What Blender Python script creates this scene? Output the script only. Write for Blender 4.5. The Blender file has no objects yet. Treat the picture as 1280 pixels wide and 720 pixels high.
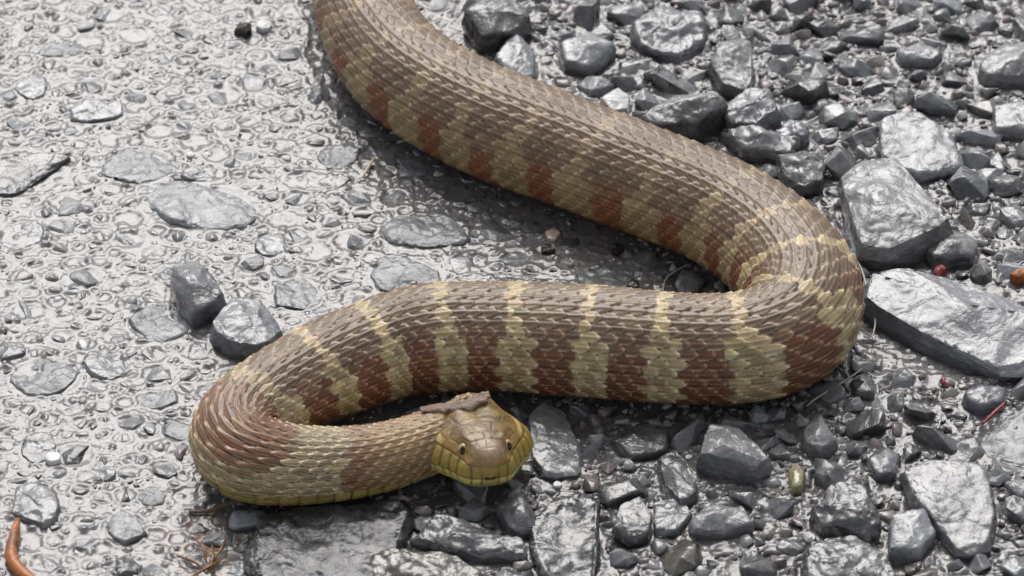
import bpy, bmesh, math, random
import numpy as np
from mathutils import Vector, Matrix, noise

rng = np.random.default_rng(7)
random.seed(7)
sc = bpy.context.scene
COL = sc.collection
R = math.radians

# ------------------------------------------------------------------ camera
PITCH, DIST, WID = R(40), 1.25, 0.28          # look-down angle, metres, metres seen across the picture
U = WID / 1280                                # one photo pixel in metres at the look-at point
CP, SP = math.cos(PITCH), math.sin(PITCH)
CAM = np.array([0, -DIST * CP, DIST * SP])
FWD, RGT, UPV = np.array([0, CP, -SP]), np.array([1.0, 0, 0]), np.array([0, SP, CP])
cam = bpy.data.cameras.new('camera')
cam.sensor_width = 36; cam.lens = 36 * DIST / WID
cam.clip_start, cam.clip_end = 0.02, 200
cam.dof.use_dof = True; cam.dof.focus_distance = 1.225; cam.dof.aperture_fstop = 26
co = bpy.data.objects.new('camera', cam); COL.objects.link(co)
co.location = CAM; co.rotation_euler = (math.pi / 2 - PITCH, 0, 0)
sc.camera = co

# ------------------------------------------------------------------ sky, sun, exposure (overcast)
SUN_EL, SUN_AZ = R(50), R(-6)                # azimuth from +Y towards +X
w = bpy.data.worlds.new('World'); sc.world = w; w.use_nodes = True
nt = w.node_tree; nt.nodes.clear()
sky = nt.nodes.new('ShaderNodeTexSky'); sky.sky_type = 'NISHITA'; sky.sun_disc = False
sky.sun_elevation = SUN_EL; sky.sun_rotation = SUN_AZ
sky.dust_density = 3; sky.air_density = 1
hs = nt.nodes.new('ShaderNodeHueSaturation'); hs.inputs['Saturation'].default_value = 0.22
bg = nt.nodes.new('ShaderNodeBackground'); bg.inputs['Strength'].default_value = 0.105
out = nt.nodes.new('ShaderNodeOutputWorld')
nt.links.new(sky.outputs[0], hs.inputs['Color']); nt.links.new(hs.outputs[0], bg.inputs['Color'])
nt.links.new(bg.outputs[0], out.inputs['Surface'])
sl = bpy.data.lights.new('sun', 'SUN'); sl.energy = 1.6; sl.angle = R(42); sl.color = (1, 0.965, 0.93)
so = bpy.data.objects.new('sun', sl); COL.objects.link(so)
sd = Vector((math.sin(SUN_AZ) * math.cos(SUN_EL), math.cos(SUN_AZ) * math.cos(SUN_EL), math.sin(SUN_EL)))
so.rotation_euler = sd.to_track_quat('Z', 'Y').to_euler(); so.location = sd * 3
sc.view_settings.view_transform = 'Standard'; sc.view_settings.look = 'None'
sc.view_settings.exposure = 0.30; sc.view_settings.gamma = 1
sc.view_settings.use_curve_mapping = False

# ------------------------------------------------------------------ helpers
def px(u, v, z=0.0):
    """Point of the plane at height z seen at photo pixel (u, v)."""
    d = FWD + RGT * ((u - 640) * U / DIST) + UPV * ((360 - v) * U / DIST)
    t = (z - CAM[2]) / d[2]
    return CAM + d * t
def proj(P):
    d = np.asarray(P) - CAM
    k = d @ FWD
    return np.stack([640 + (d @ RGT) / k * DIST / U, 360 - (d @ UPV) / k * DIST / U], -1)
def depthk(P): return float((np.asarray(P) - CAM) @ FWD / DIST)
_tab = np.random.default_rng(3).normal(size=(8, 256, 256, 2)); _tab /= np.linalg.norm(_tab, axis=-1, keepdims=True)
def pn(x, y, seed=0):
    """2-D gradient noise, about -0.7..0.7."""
    x = np.asarray(x, float); y = np.asarray(y, float)
    xi, yi = np.floor(x).astype(int), np.floor(y).astype(int)
    xf, yf = x - xi, y - yi
    g = _tab[seed % 8]
    def dot(a, b):
        v = g[(xi + a + seed * 17) % 256, (yi + b + seed * 31) % 256]
        return v[..., 0] * (xf - a) + v[..., 1] * (yf - b)
    sx, sy = xf ** 3 * (xf * (xf * 6 - 15) + 10), yf ** 3 * (yf * (yf * 6 - 15) + 10)
    return (dot(0, 0) * (1 - sx) + dot(1, 0) * sx) * (1 - sy) + (dot(0, 1) * (1 - sx) + dot(1, 1) * sx) * sy
def fbm(x, y, o=4, seed=0):
    return sum(pn(x * 2 ** k, y * 2 ** k, seed + k) * 0.5 ** k for k in range(o))
def sstep(a, b, x):
    t = np.clip((x - a) / (b - a), 0, 1); return t * t * (3 - 2 * t)
def h01(i, j, k=0):
    v = np.sin(np.asarray(i) * 127.1 + np.asarray(j) * 311.7 + k * 74.7) * 43758.5453
    return v - np.floor(v)
def mesh_from(name, V, F, smooth=True):
    me = bpy.data.meshes.new(name)
    V = np.ascontiguousarray(V, np.float32); F = np.ascontiguousarray(F, np.int32)
    n = F.shape[1]
    me.vertices.add(len(V)); me.vertices.foreach_set('co', V.ravel())
    me.loops.add(F.size); me.loops.foreach_set('vertex_index', F.ravel())
    me.polygons.add(len(F)); me.polygons.foreach_set('loop_start', np.arange(0, F.size, n, dtype=np.int32))
    me.update(calc_edges=True)
    me.polygons.foreach_set('use_smooth', np.full(len(F), smooth)); me.validate()
    return me
def set_col(me, C, name='Col'):
    a = me.color_attributes.new(name, 'FLOAT_COLOR', 'POINT')
    c = np.ones((len(me.vertices), 4), np.float32); c[:, :3] = C
    a.data.foreach_set('color', c.ravel())
def obj(name, me, mat=None, parent=None, label=None, cat=None, group=None, kind=None, loc=None):
    o = bpy.data.objects.new(name, me); COL.objects.link(o)
    if mat is not None and not me.materials: me.materials.append(mat)
    if parent is not None: o.parent = parent
    if loc is not None: o.location = loc
    for k, v in (('label', label), ('category', cat), ('group', group), ('kind', kind)):
        if v: o[k] = v
    return o
def srgb(r, g, b):
    c = np.array([r, g, b]) / 255
    return np.where(c <= 0.04045, c / 12.92, ((c + 0.055) / 1.055) ** 2.4)

# ------------------------------------------------------------------ materials
def material(name):
    m = bpy.data.materials.new(name); m.use_nodes = True
    n = m.node_tree.nodes; l = m.node_tree.links
    return m, n, l, n['Principled BSDF']
def ramp(n, stops):
    r = n.new('ShaderNodeValToRGB'); e = r.color_ramp.elements
    while len(e) < len(stops): e.new(0.5)
    for q, (p, c) in zip(e, stops):
        q.position = p; q.color = (*c, 1) if len(c) == 3 else c
    return r
def tex(n, l, scale, detail=4, rough=0.55, dist=0.0, stretch=None):
    tc = n.new('ShaderNodeNewGeometry'); t = n.new('ShaderNodeTexNoise')
    t.inputs['Scale'].default_value = scale; t.inputs['Detail'].default_value = detail
    t.inputs['Roughness'].default_value = rough; t.inputs['Distortion'].default_value = dist
    if stretch:
        mp = n.new('ShaderNodeMapping'); mp.inputs['Scale'].default_value = stretch[0]; mp.inputs['Rotation'].default_value = stretch[1]
        l.new(tc.outputs['Position'], mp.inputs[0]); l.new(mp.outputs[0], t.inputs['Vector'])
    else: l.new(tc.outputs['Position'], t.inputs['Vector'])
    return t
def bump(n, l, src, strength, dist, prev=None):
    b = n.new('ShaderNodeBump'); b.inputs['Strength'].default_value = strength; b.inputs['Distance'].default_value = dist
    l.new(src, b.inputs['Height'])
    if prev is not None: l.new(prev, b.inputs['Normal'])
    return b.outputs['Normal']
def rock(name, lo, mid, hi, coat=1.0, rlo=0.14, rhi=0.42, vein=0.35, ior=1.5):
    """Wet grey limestone: mottled tone, stretched veins, patchy wet gloss; tone shifts a little per object."""
    m, n, l, b = material(name)
    t1 = tex(n, l, 130, 6, 0.62, 0.6)
    r1 = ramp(n, [(0.28, lo), (0.5, mid), (0.72, hi)]); l.new(t1.outputs['Fac'], r1.inputs[0])
    t2 = tex(n, l, 150, 5, 0.6, 1.2, ((1, 0.22, 1), (0.4, 0.6, 0.7)))
    r2 = ramp(n, [(0.50, (0.55, 0.55, 0.56)), (0.57, (1.05, 1.05, 1.07)), (0.63, (1.5, 1.48, 1.46)), (0.70, (1, 1, 1))]); l.new(t2.outputs['Fac'], r2.inputs[0])
    mx = n.new('ShaderNodeMix'); mx.data_type = 'RGBA'; mx.blend_type = 'MULTIPLY'; mx.inputs['Factor'].default_value = vein
    l.new(r1.outputs[0], mx.inputs['A']); l.new(r2.outputs[0], mx.inputs['B'])
    oi = n.new('ShaderNodeObjectInfo')
    mr = n.new('ShaderNodeMapRange'); mr.inputs['To Min'].default_value = 0.62; mr.inputs['To Max'].default_value = 1.3
    l.new(oi.outputs['Random'], mr.inputs['Value'])
    m2 = n.new('ShaderNodeMix'); m2.data_type = 'RGBA'; m2.blend_type = 'MULTIPLY'; m2.inputs['Factor'].default_value = 1
    l.new(mx.outputs['Result'], m2.inputs['A']); l.new(mr.outputs[0], m2.inputs['B'])
    l.new(m2.outputs['Result'], b.inputs['Base Color'])
    t3 = tex(n, l, 90, 3); mrr = n.new('ShaderNodeMapRange')
    mrr.inputs['From Min'].default_value = 0.35; mrr.inputs['From Max'].default_value = 0.65
    mrr.inputs['To Min'].default_value = rlo; mrr.inputs['To Max'].default_value = rhi
    l.new(t3.outputs['Fac'], mrr.inputs['Value']); l.new(mrr.outputs[0], b.inputs['Roughness'])
    b.inputs['Coat Weight'].default_value = coat; b.inputs['Coat Roughness'].default_value = 0.11; b.inputs['Coat IOR'].default_value = ior
    t4 = tex(n, l, 420, 5, 0.6); t5 = tex(n, l, 1500, 3, 0.6)
    nn = bump(n, l, t5.outputs['Fac'], 0.25, 0.0003, bump(n, l, t4.outputs['Fac'], 0.4, 0.0011))
    l.new(nn, b.inputs['Normal'])
    t6 = tex(n, l, 190, 3, 0.5, 0.8); l.new(bump(n, l, t6.outputs['Fac'], 0.42, 0.0022), b.inputs['Coat Normal'])
    return m
M = {}
M['mid'] = rock('rock_grey', (0.09, 0.093, 0.098), (0.158, 0.162, 0.17), (0.26, 0.264, 0.27))
M['pale'] = rock('rock_pale', (0.105, 0.114, 0.126), (0.155, 0.166, 0.182), (0.235, 0.246, 0.262), vein=0.22)
M['bed'] = rock('rock_bedded', (0.10, 0.108, 0.118), (0.165, 0.176, 0.19), (0.27, 0.28, 0.294), coat=0.7, rlo=0.22, rhi=0.55, ior=1.45)
M['dark'] = rock('rock_dark', (0.028, 0.029, 0.031), (0.07, 0.072, 0.076), (0.2, 0.2, 0.2), coat=1, rlo=0.12, rhi=0.4)
M['black'] = rock('rock_black', (0.012, 0.013, 0.015), (0.03, 0.031, 0.034), (0.12, 0.12, 0.125), coat=1, rlo=0.2, rhi=0.45, vein=0.7, ior=1.3)
M['brown'] = rock('rock_brown', (0.07, 0.065, 0.05), (0.13, 0.12, 0.10), (0.24, 0.23, 0.20))
M['white'] = rock('quartz_white', (0.68, 0.68, 0.67), (0.78, 0.78, 0.78), (0.85, 0.85, 0.84), vein=0.05)
M['yellow'] = rock('rock_yellow', (0.22, 0.20, 0.08), (0.36, 0.33, 0.16), (0.48, 0.44, 0.26))
M['tan'] = rock('rock_tan', (0.38, 0.28, 0.20), (0.52, 0.40, 0.30), (0.62, 0.52, 0.42))

def slurry():
    m, n, l, b = material('wet_slurry')
    at = n.new('ShaderNodeAttribute'); at.attribute_name = 'Col'
    t1 = tex(n, l, 260, 6, 0.65); r1 = ramp(n, [(0.25, (0.66, 0.66, 0.67)), (0.5, (1, 1, 1)), (0.75, (1.2, 1.19, 1.17))]); l.new(t1.outputs['Fac'], r1.inputs[0])
    mx = n.new('ShaderNodeMix'); mx.data_type = 'RGBA'; mx.blend_type = 'MULTIPLY'; mx.inputs['Factor'].default_value = 1
    l.new(at.outputs['Color'], mx.inputs['A']); l.new(r1.outputs[0], mx.inputs['B']); l.new(mx.outputs['Result'], b.inputs['Base Color'])
    b.inputs['Roughness'].default_value = 0.4
    b.inputs['Coat Weight'].default_value = 1; b.inputs['Coat Roughness'].default_value = 0.05; b.inputs['Coat IOR'].default_value = 1.5
    t4 = tex(n, l, 700, 4, 0.6); l.new(bump(n, l, t4.outputs['Fac'], 0.5, 0.0008), b.inputs['Normal'])
    t5 = tex(n, l, 330, 2, 0.5, 0.5); l.new(bump(n, l, t5.outputs['Fac'], 0.25, 0.0008), b.inputs['Coat Normal'])
    return m
M['slurry'] = slurry()

def skin():
    m, n, l, b = material('snake_skin')
    at = n.new('ShaderNodeAttribute'); at.attribute_name = 'Col'
    t1 = tex(n, l, 900, 4, 0.6); r1 = ramp(n, [(0.3, (0.8, 0.79, 0.78)), (0.7, (1.15, 1.15, 1.15))]); l.new(t1.outputs['Fac'], r1.inputs[0])
    mx = n.new('ShaderNodeMix'); mx.data_type = 'RGBA'; mx.blend_type = 'MULTIPLY'; mx.inputs['Factor'].default_value = 1
    l.new(at.outputs['Color'], mx.inputs['A']); l.new(r1.outputs[0], mx.inputs['B']); l.new(mx.outputs['Result'], b.inputs['Base Color'])
    t2 = tex(n, l, 160, 2); mr = n.new('ShaderNodeMapRange'); mr.inputs['To Min'].default_value = 0.30; mr.inputs['To Max'].default_value = 0.52
    l.new(t2.outputs['Fac'], mr.inputs['Value']); l.new(mr.outputs[0], b.inputs['Roughness'])
    b.inputs['Specular IOR Level'].default_value = 0.5; b.inputs['Coat Weight'].default_value = 0.28; b.inputs['Coat Roughness'].default_value = 0.25
    t3 = tex(n, l, 2500, 2); l.new(bump(n, l, t3.outputs['Fac'], 0.2, 0.0002), b.inputs['Normal'])
    return m
M['skin'] = skin()
def plain(name, c, rough=0.5, coat=0.0, var=0.3, scale=700, stretch=None):
    m, n, l, b = material(name)
    t = tex(n, l, scale, 4, 0.6, 0, stretch)
    c = np.array(c); r = ramp(n, [(0.3, tuple(c * (1 - var))), (0.7, tuple(np.minimum(c * (1 + var), 1)))])
    l.new(t.outputs['Fac'], r.inputs[0]); l.new(r.outputs[0], b.inputs['Base Color'])
    b.inputs['Roughness'].default_value = rough; b.inputs['Coat Weight'].default_value = coat; b.inputs['Coat Roughness'].default_value = 0.08
    l.new(bump(n, l, t.outputs['Fac'], 0.3, 0.0004), b.inputs['Normal'])
    return m
M['pupil'] = plain('eye_pupil', (0.005, 0.004, 0.003), 0.2, 0.4, 0.1)
M['iris'] = plain('eye_iris', srgb(184, 160, 108), 0.2, 1, 0.3, 2500)
M['orange'] = plain('orange_stem', srgb(164, 98, 46), 0.5, 0.2, 0.6, 420, ((1, 1, 0.3), (0, 0, 0)))
M['red'] = plain('red_scrap', srgb(138, 44, 44), 0.4, 0.3, 0.45)
M['bark'] = plain('dead_bark', srgb(188, 168, 152), 0.7, 0, 0.5, 500, ((0.25, 1.6, 1), (0, 0, 0.2)))
M['twig'] = plain('dead_twig', srgb(104, 82, 58), 0.6, 0.2, 0.4)
M['straw'] = plain('pale_straw', srgb(214, 196, 166), 0.5, 0.2, 0.15)
M['fibre'] = plain('pale_fibre', srgb(176, 172, 166), 0.5, 0.3, 0.15)
M['crumb'] = plain('dark_crumb', (0.018, 0.014, 0.012), 0.5, 0.4, 0.4)
M['needle'] = plain('brown_needle', srgb(132, 84, 42), 0.45, 0.4, 0.4)

# ------------------------------------------------------------------ the snake: path
# photo position of the body's axis, body radius in photo pixels, optional height of the axis in pixels
PTS = [(760, -395, 4), (700, -385, 9), (600, -335, 24), (505, -255, 40), (455, -170, 51), (442, -80, 54), (450, -10, 57), (467, 42, 60), (498, 84, 64),
       (540, 116, 66), (582, 139, 67), (628, 160, 68), (668, 175, 68), (710, 190, 67), (770, 213, 67), (835, 238, 66), (903, 267, 67),
       (957, 303, 69), (995, 346, 72), (1004, 384, 72), (985, 415, 70), (935, 434, 68), (865, 437, 67), (782, 431, 68), (700, 425, 68), (600, 421, 66),
       (545, 423, 67), (492, 432, 64), (445, 449, 63), (395, 471, 61), (345, 499, 59), (309, 525, 58), (297, 550, 58), (313, 572, 56),
       (352, 581, 51), (400, 582, 47), (460, 576, 43, 43), (512, 562, 40, 43), (556, 545, 38, 46), (582, 532, 37, 48)]
cen, rad = [], []
for q in PTS:
    u, v, r = q[:3]; hz = q[3] if len(q) > 3 else r * 0.96
    P = px(u, v, hz * U); cen.append(P); rad.append(r * U * depthk(P))
cen, rad = np.array(cen), np.array(rad)
def catmull(P, n=24):
    Q = np.vstack([2 * P[0] - P[1], P, 2 * P[-1] - P[-2]]); o = []
    for k in range(1, len(Q) - 2):
        t = np.linspace(0, 1, n, endpoint=False)[:, None]
        a, b, c, d = Q[k - 1], Q[k], Q[k + 1], Q[k + 2]
        o.append(0.5 * (2 * b + (c - a) * t + (2 * a - 5 * b + 4 * c - d) * t ** 2 + (3 * b - a - 3 * c + d) * t ** 3))
    return np.vstack(o + [P[-1:]])
# head frame: axis runs along the mouth plane, its front end is the middle of the mouth
HL = 128 * U                                           # head length
hyaw, hpit, hrol = R(13), R(13), R(4)
hf = np.array([math.sin(hyaw) * math.cos(hpit), -math.cos(hyaw) * math.cos(hpit), math.sin(hpit)])
hs_ = np.cross(hf, [0, 0, 1]); hs_ /= np.linalg.norm(hs_); hn = np.cross(hs_, hf)
hs_, hn = hs_ * math.cos(hrol) + hn * math.sin(hrol), hn * math.cos(hrol) - hs_ * math.sin(hrol)
HTIP = px(613, 598, 60 * U)                            # middle of the mouth
HBASE = HTIP - hf * HL
def spath():
    P4 = np.hstack([cen, rad[:, None]])
    e = HBASE + hn * 12 * U
    P4 = np.vstack([P4, np.append(e + hf * 4 * U, 36 * U)])
    C = catmull(P4)
    def res(C, n):
        d = np.r_[0, np.cumsum(np.linalg.norm(np.diff(C[:, :3], axis=0), axis=1))]
        s = np.linspace(0, d[-1], n); return np.stack([np.interp(s, d, C[:, k]) for k in range(4)], 1), d[-1]
    C, L = res(C, 2000)
    for _ in range(70):
        C[1:-1] = (C[:-2] + 2 * C[1:-1] + C[2:]) / 4
    return res(C, 2000)
PATH, PLEN = spath()
PS = np.linspace(0, PLEN, len(PATH))
PT = np.gradient(PATH[:, :3], axis=0); PT /= np.linalg.norm(PT, axis=1, keepdims=True)
# tangent turns into the head's direction at the end
wend = sstep(PLEN - 40 * U, PLEN, PS)[:, None]
PT = PT * (1 - wend) + hf * wend; PT /= np.linalg.norm(PT, axis=1, keepdims=True)
PSd = np.cross(PT, [0, 0, 1]); PSd /= np.linalg.norm(PSd, axis=1, keepdims=True)
PNv = np.cross(PSd, PT)
w2 = sstep(PLEN - 60 * U, PLEN, PS)[:, None]
PSd = PSd * (1 - w2) + hs_ * w2; PSd /= np.linalg.norm(PSd, axis=1, keepdims=True)
PNv = np.cross(PSd, PT)

# ------------------------------------------------------------------ the snake: skin
NB, NT, NH = 1290, 288, 160
th = np.linspace(-math.pi, math.pi, NT, endpoint=False)
s_in = float(PS[np.argmin(np.abs(proj(PATH[:, :3])[:1200, 1] + 30))])                                   # rings are spaced wider on the part beyond the picture
sb = np.r_[np.linspace(0.0, s_in, 190, endpoint=False), np.linspace(s_in, PLEN, NB - 190)]
ip = lambda A: np.stack([np.interp(sb, PS, A[:, k]) for k in range(A.shape[1])], 1)
bc, bT, bS, bN = ip(PATH), ip(PT), ip(PSd), ip(PNv)
br = bc[:, 3]; bc = bc[:, :3]
S_, T_ = np.meshgrid(sb, th, indexing='ij')
# scale pitch along the body, then a running scale number
pit = np.interp(sb, [0, PLEN - 560 * U, PLEN - 330 * U, PLEN - 130 * U, PLEN - 50 * U, PLEN], np.array([19, 21, 23, 22, 14, 12]) * U)
pit = np.minimum(pit, br * 0.42)
I1 = np.r_[0, np.cumsum(np.diff(sb) / ((pit[1:] + pit[:-1]) / 2))]
If = np.repeat(I1[:, None], NT, 1)
DTH = 2 * math.pi / 33
Jf = T_ / DTH
NKW = sstep(PLEN - 430 * U, PLEN - 330 * U, S_) * sstep(PLEN - 150 * U, PLEN - 200 * U, S_)
second = np.full(S_.shape, -1.0); side = np.zeros(S_.shape); best = np.full(S_.shape, -1.0); bi = np.zeros(S_.shape, int); bj = np.zeros(S_.shape, int); keel = np.zeros(S_.shape); edge = np.zeros(S_.shape)
j0 = np.round(Jf).astype(int)
for dj in (-1, 0, 1):
    J = j0 + dj; off = 0.5 * (np.abs(J) % 2)
    i0 = np.round(If - off).astype(int)
    for di in (-1, 0, 1):
        I = i0 + di
        jit = (h01(I, J, 5) - 0.5) * 0.10
        a = If - off - I + jit; b = Jf - J + (h01(I, J, 6) - 0.5) * 0.08
        bw0 = (0.60 - 0.09 * NKW) * (1 - 0.26 * np.clip((-a - 0.02) / 0.58, 0, 1))
        e = 1 - (np.abs(a + 0.04) / 0.63) ** 2.3 - (np.abs(b) / bw0) ** 2.1
        h = (0.56 - 0.72 * a) * sstep(0.0, 0.2, e) * (0.9 + 0.2 * h01(I, J, 7))
        h = np.where((np.abs(J) <= 11) & (e > 0), h, -1)
        g = h > best; second = np.where(g, best, np.maximum(second, h))
        side = np.where(g, b * np.sign(J + 0.001) - a * 0.8, side); best = np.where(g, h, best); bi = np.where(g, I, bi); bj = np.where(g, J, bj)
        kk = np.clip(1 - np.abs(b) / 0.13, 0, 1) * sstep(0.05, 0.4, e)
        keel = np.where(g, kk, keel); edge = np.where(g, e, edge)
gap = best < 0.02
best = np.clip(best, 0, None)
VT = (11.5 - 2.6 * sstep(PLEN - 520 * U, PLEN - 420 * U, S_) * sstep(PLEN - 70 * U, PLEN - 150 * U, S_)) * DTH
vent = np.abs(T_) > VT
iv = np.round(If).astype(int); av = If - iv
vh = (0.55 - 0.6 * av) * sstep(0, 0.12, 0.52 - np.abs(av + 0.0)) * (0.25 + 0.75 * np.sin(np.clip((np.abs(T_) - VT) / (2.7 * DTH), 0, 1) * math.pi) ** 0.5) * 1.3
best = np.where(vent, vh, best)
topness = np.cos(T_)
keelw = sstep(11.5 * DTH, 8 * DTH, np.abs(T_))
rel = np.minimum(1, br / (60 * U))[:, None]
disp = U * rel * (3.1 * best + 1.2 * keel * keelw)
# cross-section: a little wider than tall, flattened where it lies on the ground
cx, cz = np.sin(th) * 1.02, np.cos(th)
cz = np.where(cz < -0.72, -0.72 + (cz + 0.72) * 0.62, cz)
nx, nz = np.sin(th), np.cos(th)
rr = br[:, None]
# slight irregularities of the body: muscle swell along the length
swell = 1 + 0.012 * pn(S_ / (90 * U), T_ * 0.9, 2)
ox = rr * cx * swell + disp * nx; oz = rr * cz * swell + disp * nz
VB = bc[:, None, :] + bS[:, None, :] * ox[..., None] + bN[:, None, :] * oz[..., None]

# pattern phase: 0 at the middle of a dark flank patch, 0.5 at a light one
flank = np.sign(-(bS[:, 1])); flank[flank == 0] = 1
fp = bc + bS * (flank * br * math.sin(R(72)))[:, None] + bN * (br * math.cos(R(72)))[:, None]
fpx = proj(fp); cpx = proj(bc)
def s_at(u, v, arr, lo=0, hi=1):
    d = np.hypot(arr[:, 0] - u, arr[:, 1] - v); k = sb / PLEN; d[(k < lo) | (k > hi)] = 1e9
    return sb[np.argmin(d)]
nb = lambda u, v: s_at(u, v, cpx)
half = nb(1004, 384)
anchors = []
for u, v in [(432, 62), (487, 100), (543, 148), (605, 176), (677, 203), (768, 228), (847, 257), (914, 280)]:
    anchors.append(s_at(u, v, fpx, 0, half / PLEN))
s1 = s_at(1015, 431, fpx); 
anchors.append((anchors[-1] * 2 + s1) / 3); anchors.append((anchors[-2] + s1 * 2) / 3); anchors.append(s1)
for u, v in [(881, 459), (783, 463), (693, 455), (602, 450), (525, 449), (459, 468)]:
    anchors.append(s_at(u, v, fpx, s1 / PLEN, 0.9))
anchors.append(nb(368, 486)); anchors.append(nb(300, 540)); anchors.append(nb(488, 562)); anchors.append(nb(488, 562) + 130 * U)
anchors = np.array(anchors); ka = np.arange(len(anchors), dtype=float)
step0 = anchors[1] - anchors[0]
def phase(s):
    p = np.interp(s, anchors, ka)
    return np.where(s < anchors[0], (s - anchors[0]) / step0, p)
s_of_i = lambda i: np.interp(i, I1, sb)
offj = 0.5 * (np.abs(bj) % 2)
sc_s = s_of_i(bi + offj); sc_t = np.abs(bj) * 360 / 33            # degrees from the back's midline
far = sstep(half + 40 * U, half - 260 * U, sc_s)                    # the part behind the bend is plainer
neck = sstep(nb(350, 497), nb(300, 545), sc_s)                      # the front loop
jag = (h01(bi, bj, 1) - 0.5) * 0.04 + 0.03 * pn(S_ / (14 * U), T_ * 6, 6)
s_mix = 0.4 * sc_s + 0.6 * S_
ph = phase(s_mix) - 0.10 * sstep(70, 20, sc_t) * np.sign(0.5) + jag
pf = np.abs((ph + 0.5) % 1 - 0.5)                                   # 0 dark centre .. 0.5 light centre
dark_half = 0.262 - 0.05 * far
r1 = h01(bi, bj, 2); r2 = h01(bi, bj, 3)
c_dor = srgb(118, 97, 77); c_dor2 = srgb(90, 72, 54)
c_tan = srgb(150, 132, 96); c_yel = srgb(202, 184, 138); c_red = srgb(112, 68, 42); c_olive = srgb(142, 122, 88); c_redo = srgb(126, 76, 44)
mixc = lambda A, B, t: A * (1 - t[..., None]) + B * t[..., None]
full = lambda c: np.broadcast_to(c, S_.shape + (3,))
light = mixc(full(c_tan), full(c_olive), far)
nearedge = sstep(0.20, 0.06, np.abs(pf - dark_half)) * (1 - 0.75 * far)
light = mixc(light, full(c_yel), np.clip(nearedge * 0.6 + (r1 - 0.5) * 0.35, 0, 1))
dk = mixc(full(c_red), full(c_redo), far)
dk = mixc(dk, full(srgb(92, 62, 42)), r1 * 0.5 * (1 - 0.5 * far))
dors = mixc(full(c_dor), full(c_dor2), r1 * 0.7)
lat = np.where((pf > dark_half)[..., None], light, dk)
hi_edge = np.where(pf > dark_half, 46 + 22 * far, 54 + 22 * far) + (r2 - 0.5) * 12
is_lat = sc_t > hi_edge
barw = 0.415 + 0.01 * far - 0.05 * sstep(25, 45, sc_t)
bar = (pf > barw) & (r2 < 1.1 - 0.25 * far)
colr = np.where(is_lat[..., None], lat, np.where(bar[..., None], mixc(full(srgb(194, 172, 130)), dors, 0.30 + 0.42 * far), dors))
# brown transition row between back and flank
tr = (~is_lat) & (sc_t > hi_edge - 14) & (pf < dark_half)
colr = np.where(tr[..., None], mixc(dors, dk, np.full(S_.shape, 0.45)), colr)
# front loop and neck: brown saddles, cream blotch with pale skin between the scales
nl = neck * sstep(0.33, 0.40, pf)
brn = mixc(full(srgb(112, 70, 44)), full(srgb(134, 100, 74)), r1)
colr = mixc(colr, brn, neck * (pf < 0.33) * 0.85)
colr = mixc(colr, mixc(full(srgb(128, 110, 84)), full(srgb(152, 134, 106)), r1), nl)
nape = sstep(PLEN - 170 * U, PLEN - 120 * U, sc_s)
colr = mixc(colr, mixc(full(srgb(126, 100, 66)), full(srgb(148, 120, 84)), r1), nape)
hp = neck * sstep(58, 74, sc_t) * (sc_s < nb(380, 577)) * (sc_s > nb(345, 499))
colr = mixc(colr, mixc(full(srgb(150, 132, 92)), full(srgb(176, 158, 116)), r1), hp * 0.8)
low = sstep(96, 112, sc_t) * neck
colr = mixc(colr, full(srgb(158, 144, 92)), low * 0.8)
# paler rims: pale edge skin plus painted-in wet sheen; skin between scales
rim = sstep(0.50, 0.12, edge)
colr = mixc(colr, np.clip(colr * 1.45 + 0.02, 0, 1), rim * np.where(is_lat & (pf > dark_half), 0.4, 0.2))
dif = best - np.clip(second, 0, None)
rim_sheen = np.maximum(sstep(0.42, 0.14, dif), sstep(0.72, 0.34, edge)) * sstep(0.05, 0.3, side)
colr = mixc(colr, np.clip(colr * 1.25 + np.array([0.17, 0.135, 0.085]), 0, 0.66), rim_sheen * (0.6 + 0.4 * h01(bi, bj, 4)) * (1 - 0.5 * far))
rl0 = sstep(0.34, 0.46, np.abs(Jf - bj))
hp_m = neck * sstep(50, 66, sc_t) * (sc_s < nb(380, 580)) * (sc_s > nb(345, 499))
rl = sstep(0.34, 0.46, (Jf - bj) * np.sign(bj + 0.001)) * sstep(34, 50, sc_t) * (~vent) * (1 - 0.6 * far) * (1 - nape)
colr = mixc(colr, np.clip(colr * 1.3 + np.array([0.20, 0.155, 0.10]), 0, 0.66), rl * (0.45 + 0.4 * h01(bi, bj, 11)))
net = np.clip(neck * (np.clip(hp_m + nl, 0, 1)) * np.maximum(sstep(0.55, 0.2, edge), rl0), 0, 1) * (1 - nape)
colr = mixc(colr, full(srgb(214, 200, 160)), net * 0.85)
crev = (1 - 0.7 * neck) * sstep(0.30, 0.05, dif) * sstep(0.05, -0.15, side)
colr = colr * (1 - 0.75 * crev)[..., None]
colr = mixc(colr, colr * 1.5 + 0.01, np.clip(keel * 0.6, 0, 1))
fr_ = sstep(0.5, 0.12, edge) * sstep(0.25, 0.05, best)
colr = colr * (1 - 0.25 * sstep(0.6, 1.0, edge) * h01(bi, bj, 9))[..., None]
soft = sstep(0.09, 0.0, np.abs(pf - dark_half)) * h01(bi, bj, 8) * 0.55 * is_lat
colr = mixc(colr, full(srgb(124, 96, 66)), soft)
colr = colr * (0.86 + 0.28 * r2[..., None])
gapc = mixc(full(srgb(66, 47, 33)), full(srgb(206, 190, 150)), np.clip(neck * sstep(0.24, 0.4, pf) * (1 - nape), 0, 1) * 0.9)
gapc = mixc(gapc, full(srgb(120, 95, 55)), nape)
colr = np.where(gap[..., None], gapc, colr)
vsp = (pn(S_ / (7 * U), T_ * 9, 4) > 0.42)
vcol = mixc(full(srgb(162, 146, 84)), full(srgb(70, 52, 30)), vsp * 0.7)
vcol = vcol * (0.85 + 0.3 * h01(iv, 3, 2))[..., None]
vcol = mixc(full(srgb(96, 76, 52)), vcol, neck)
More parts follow.
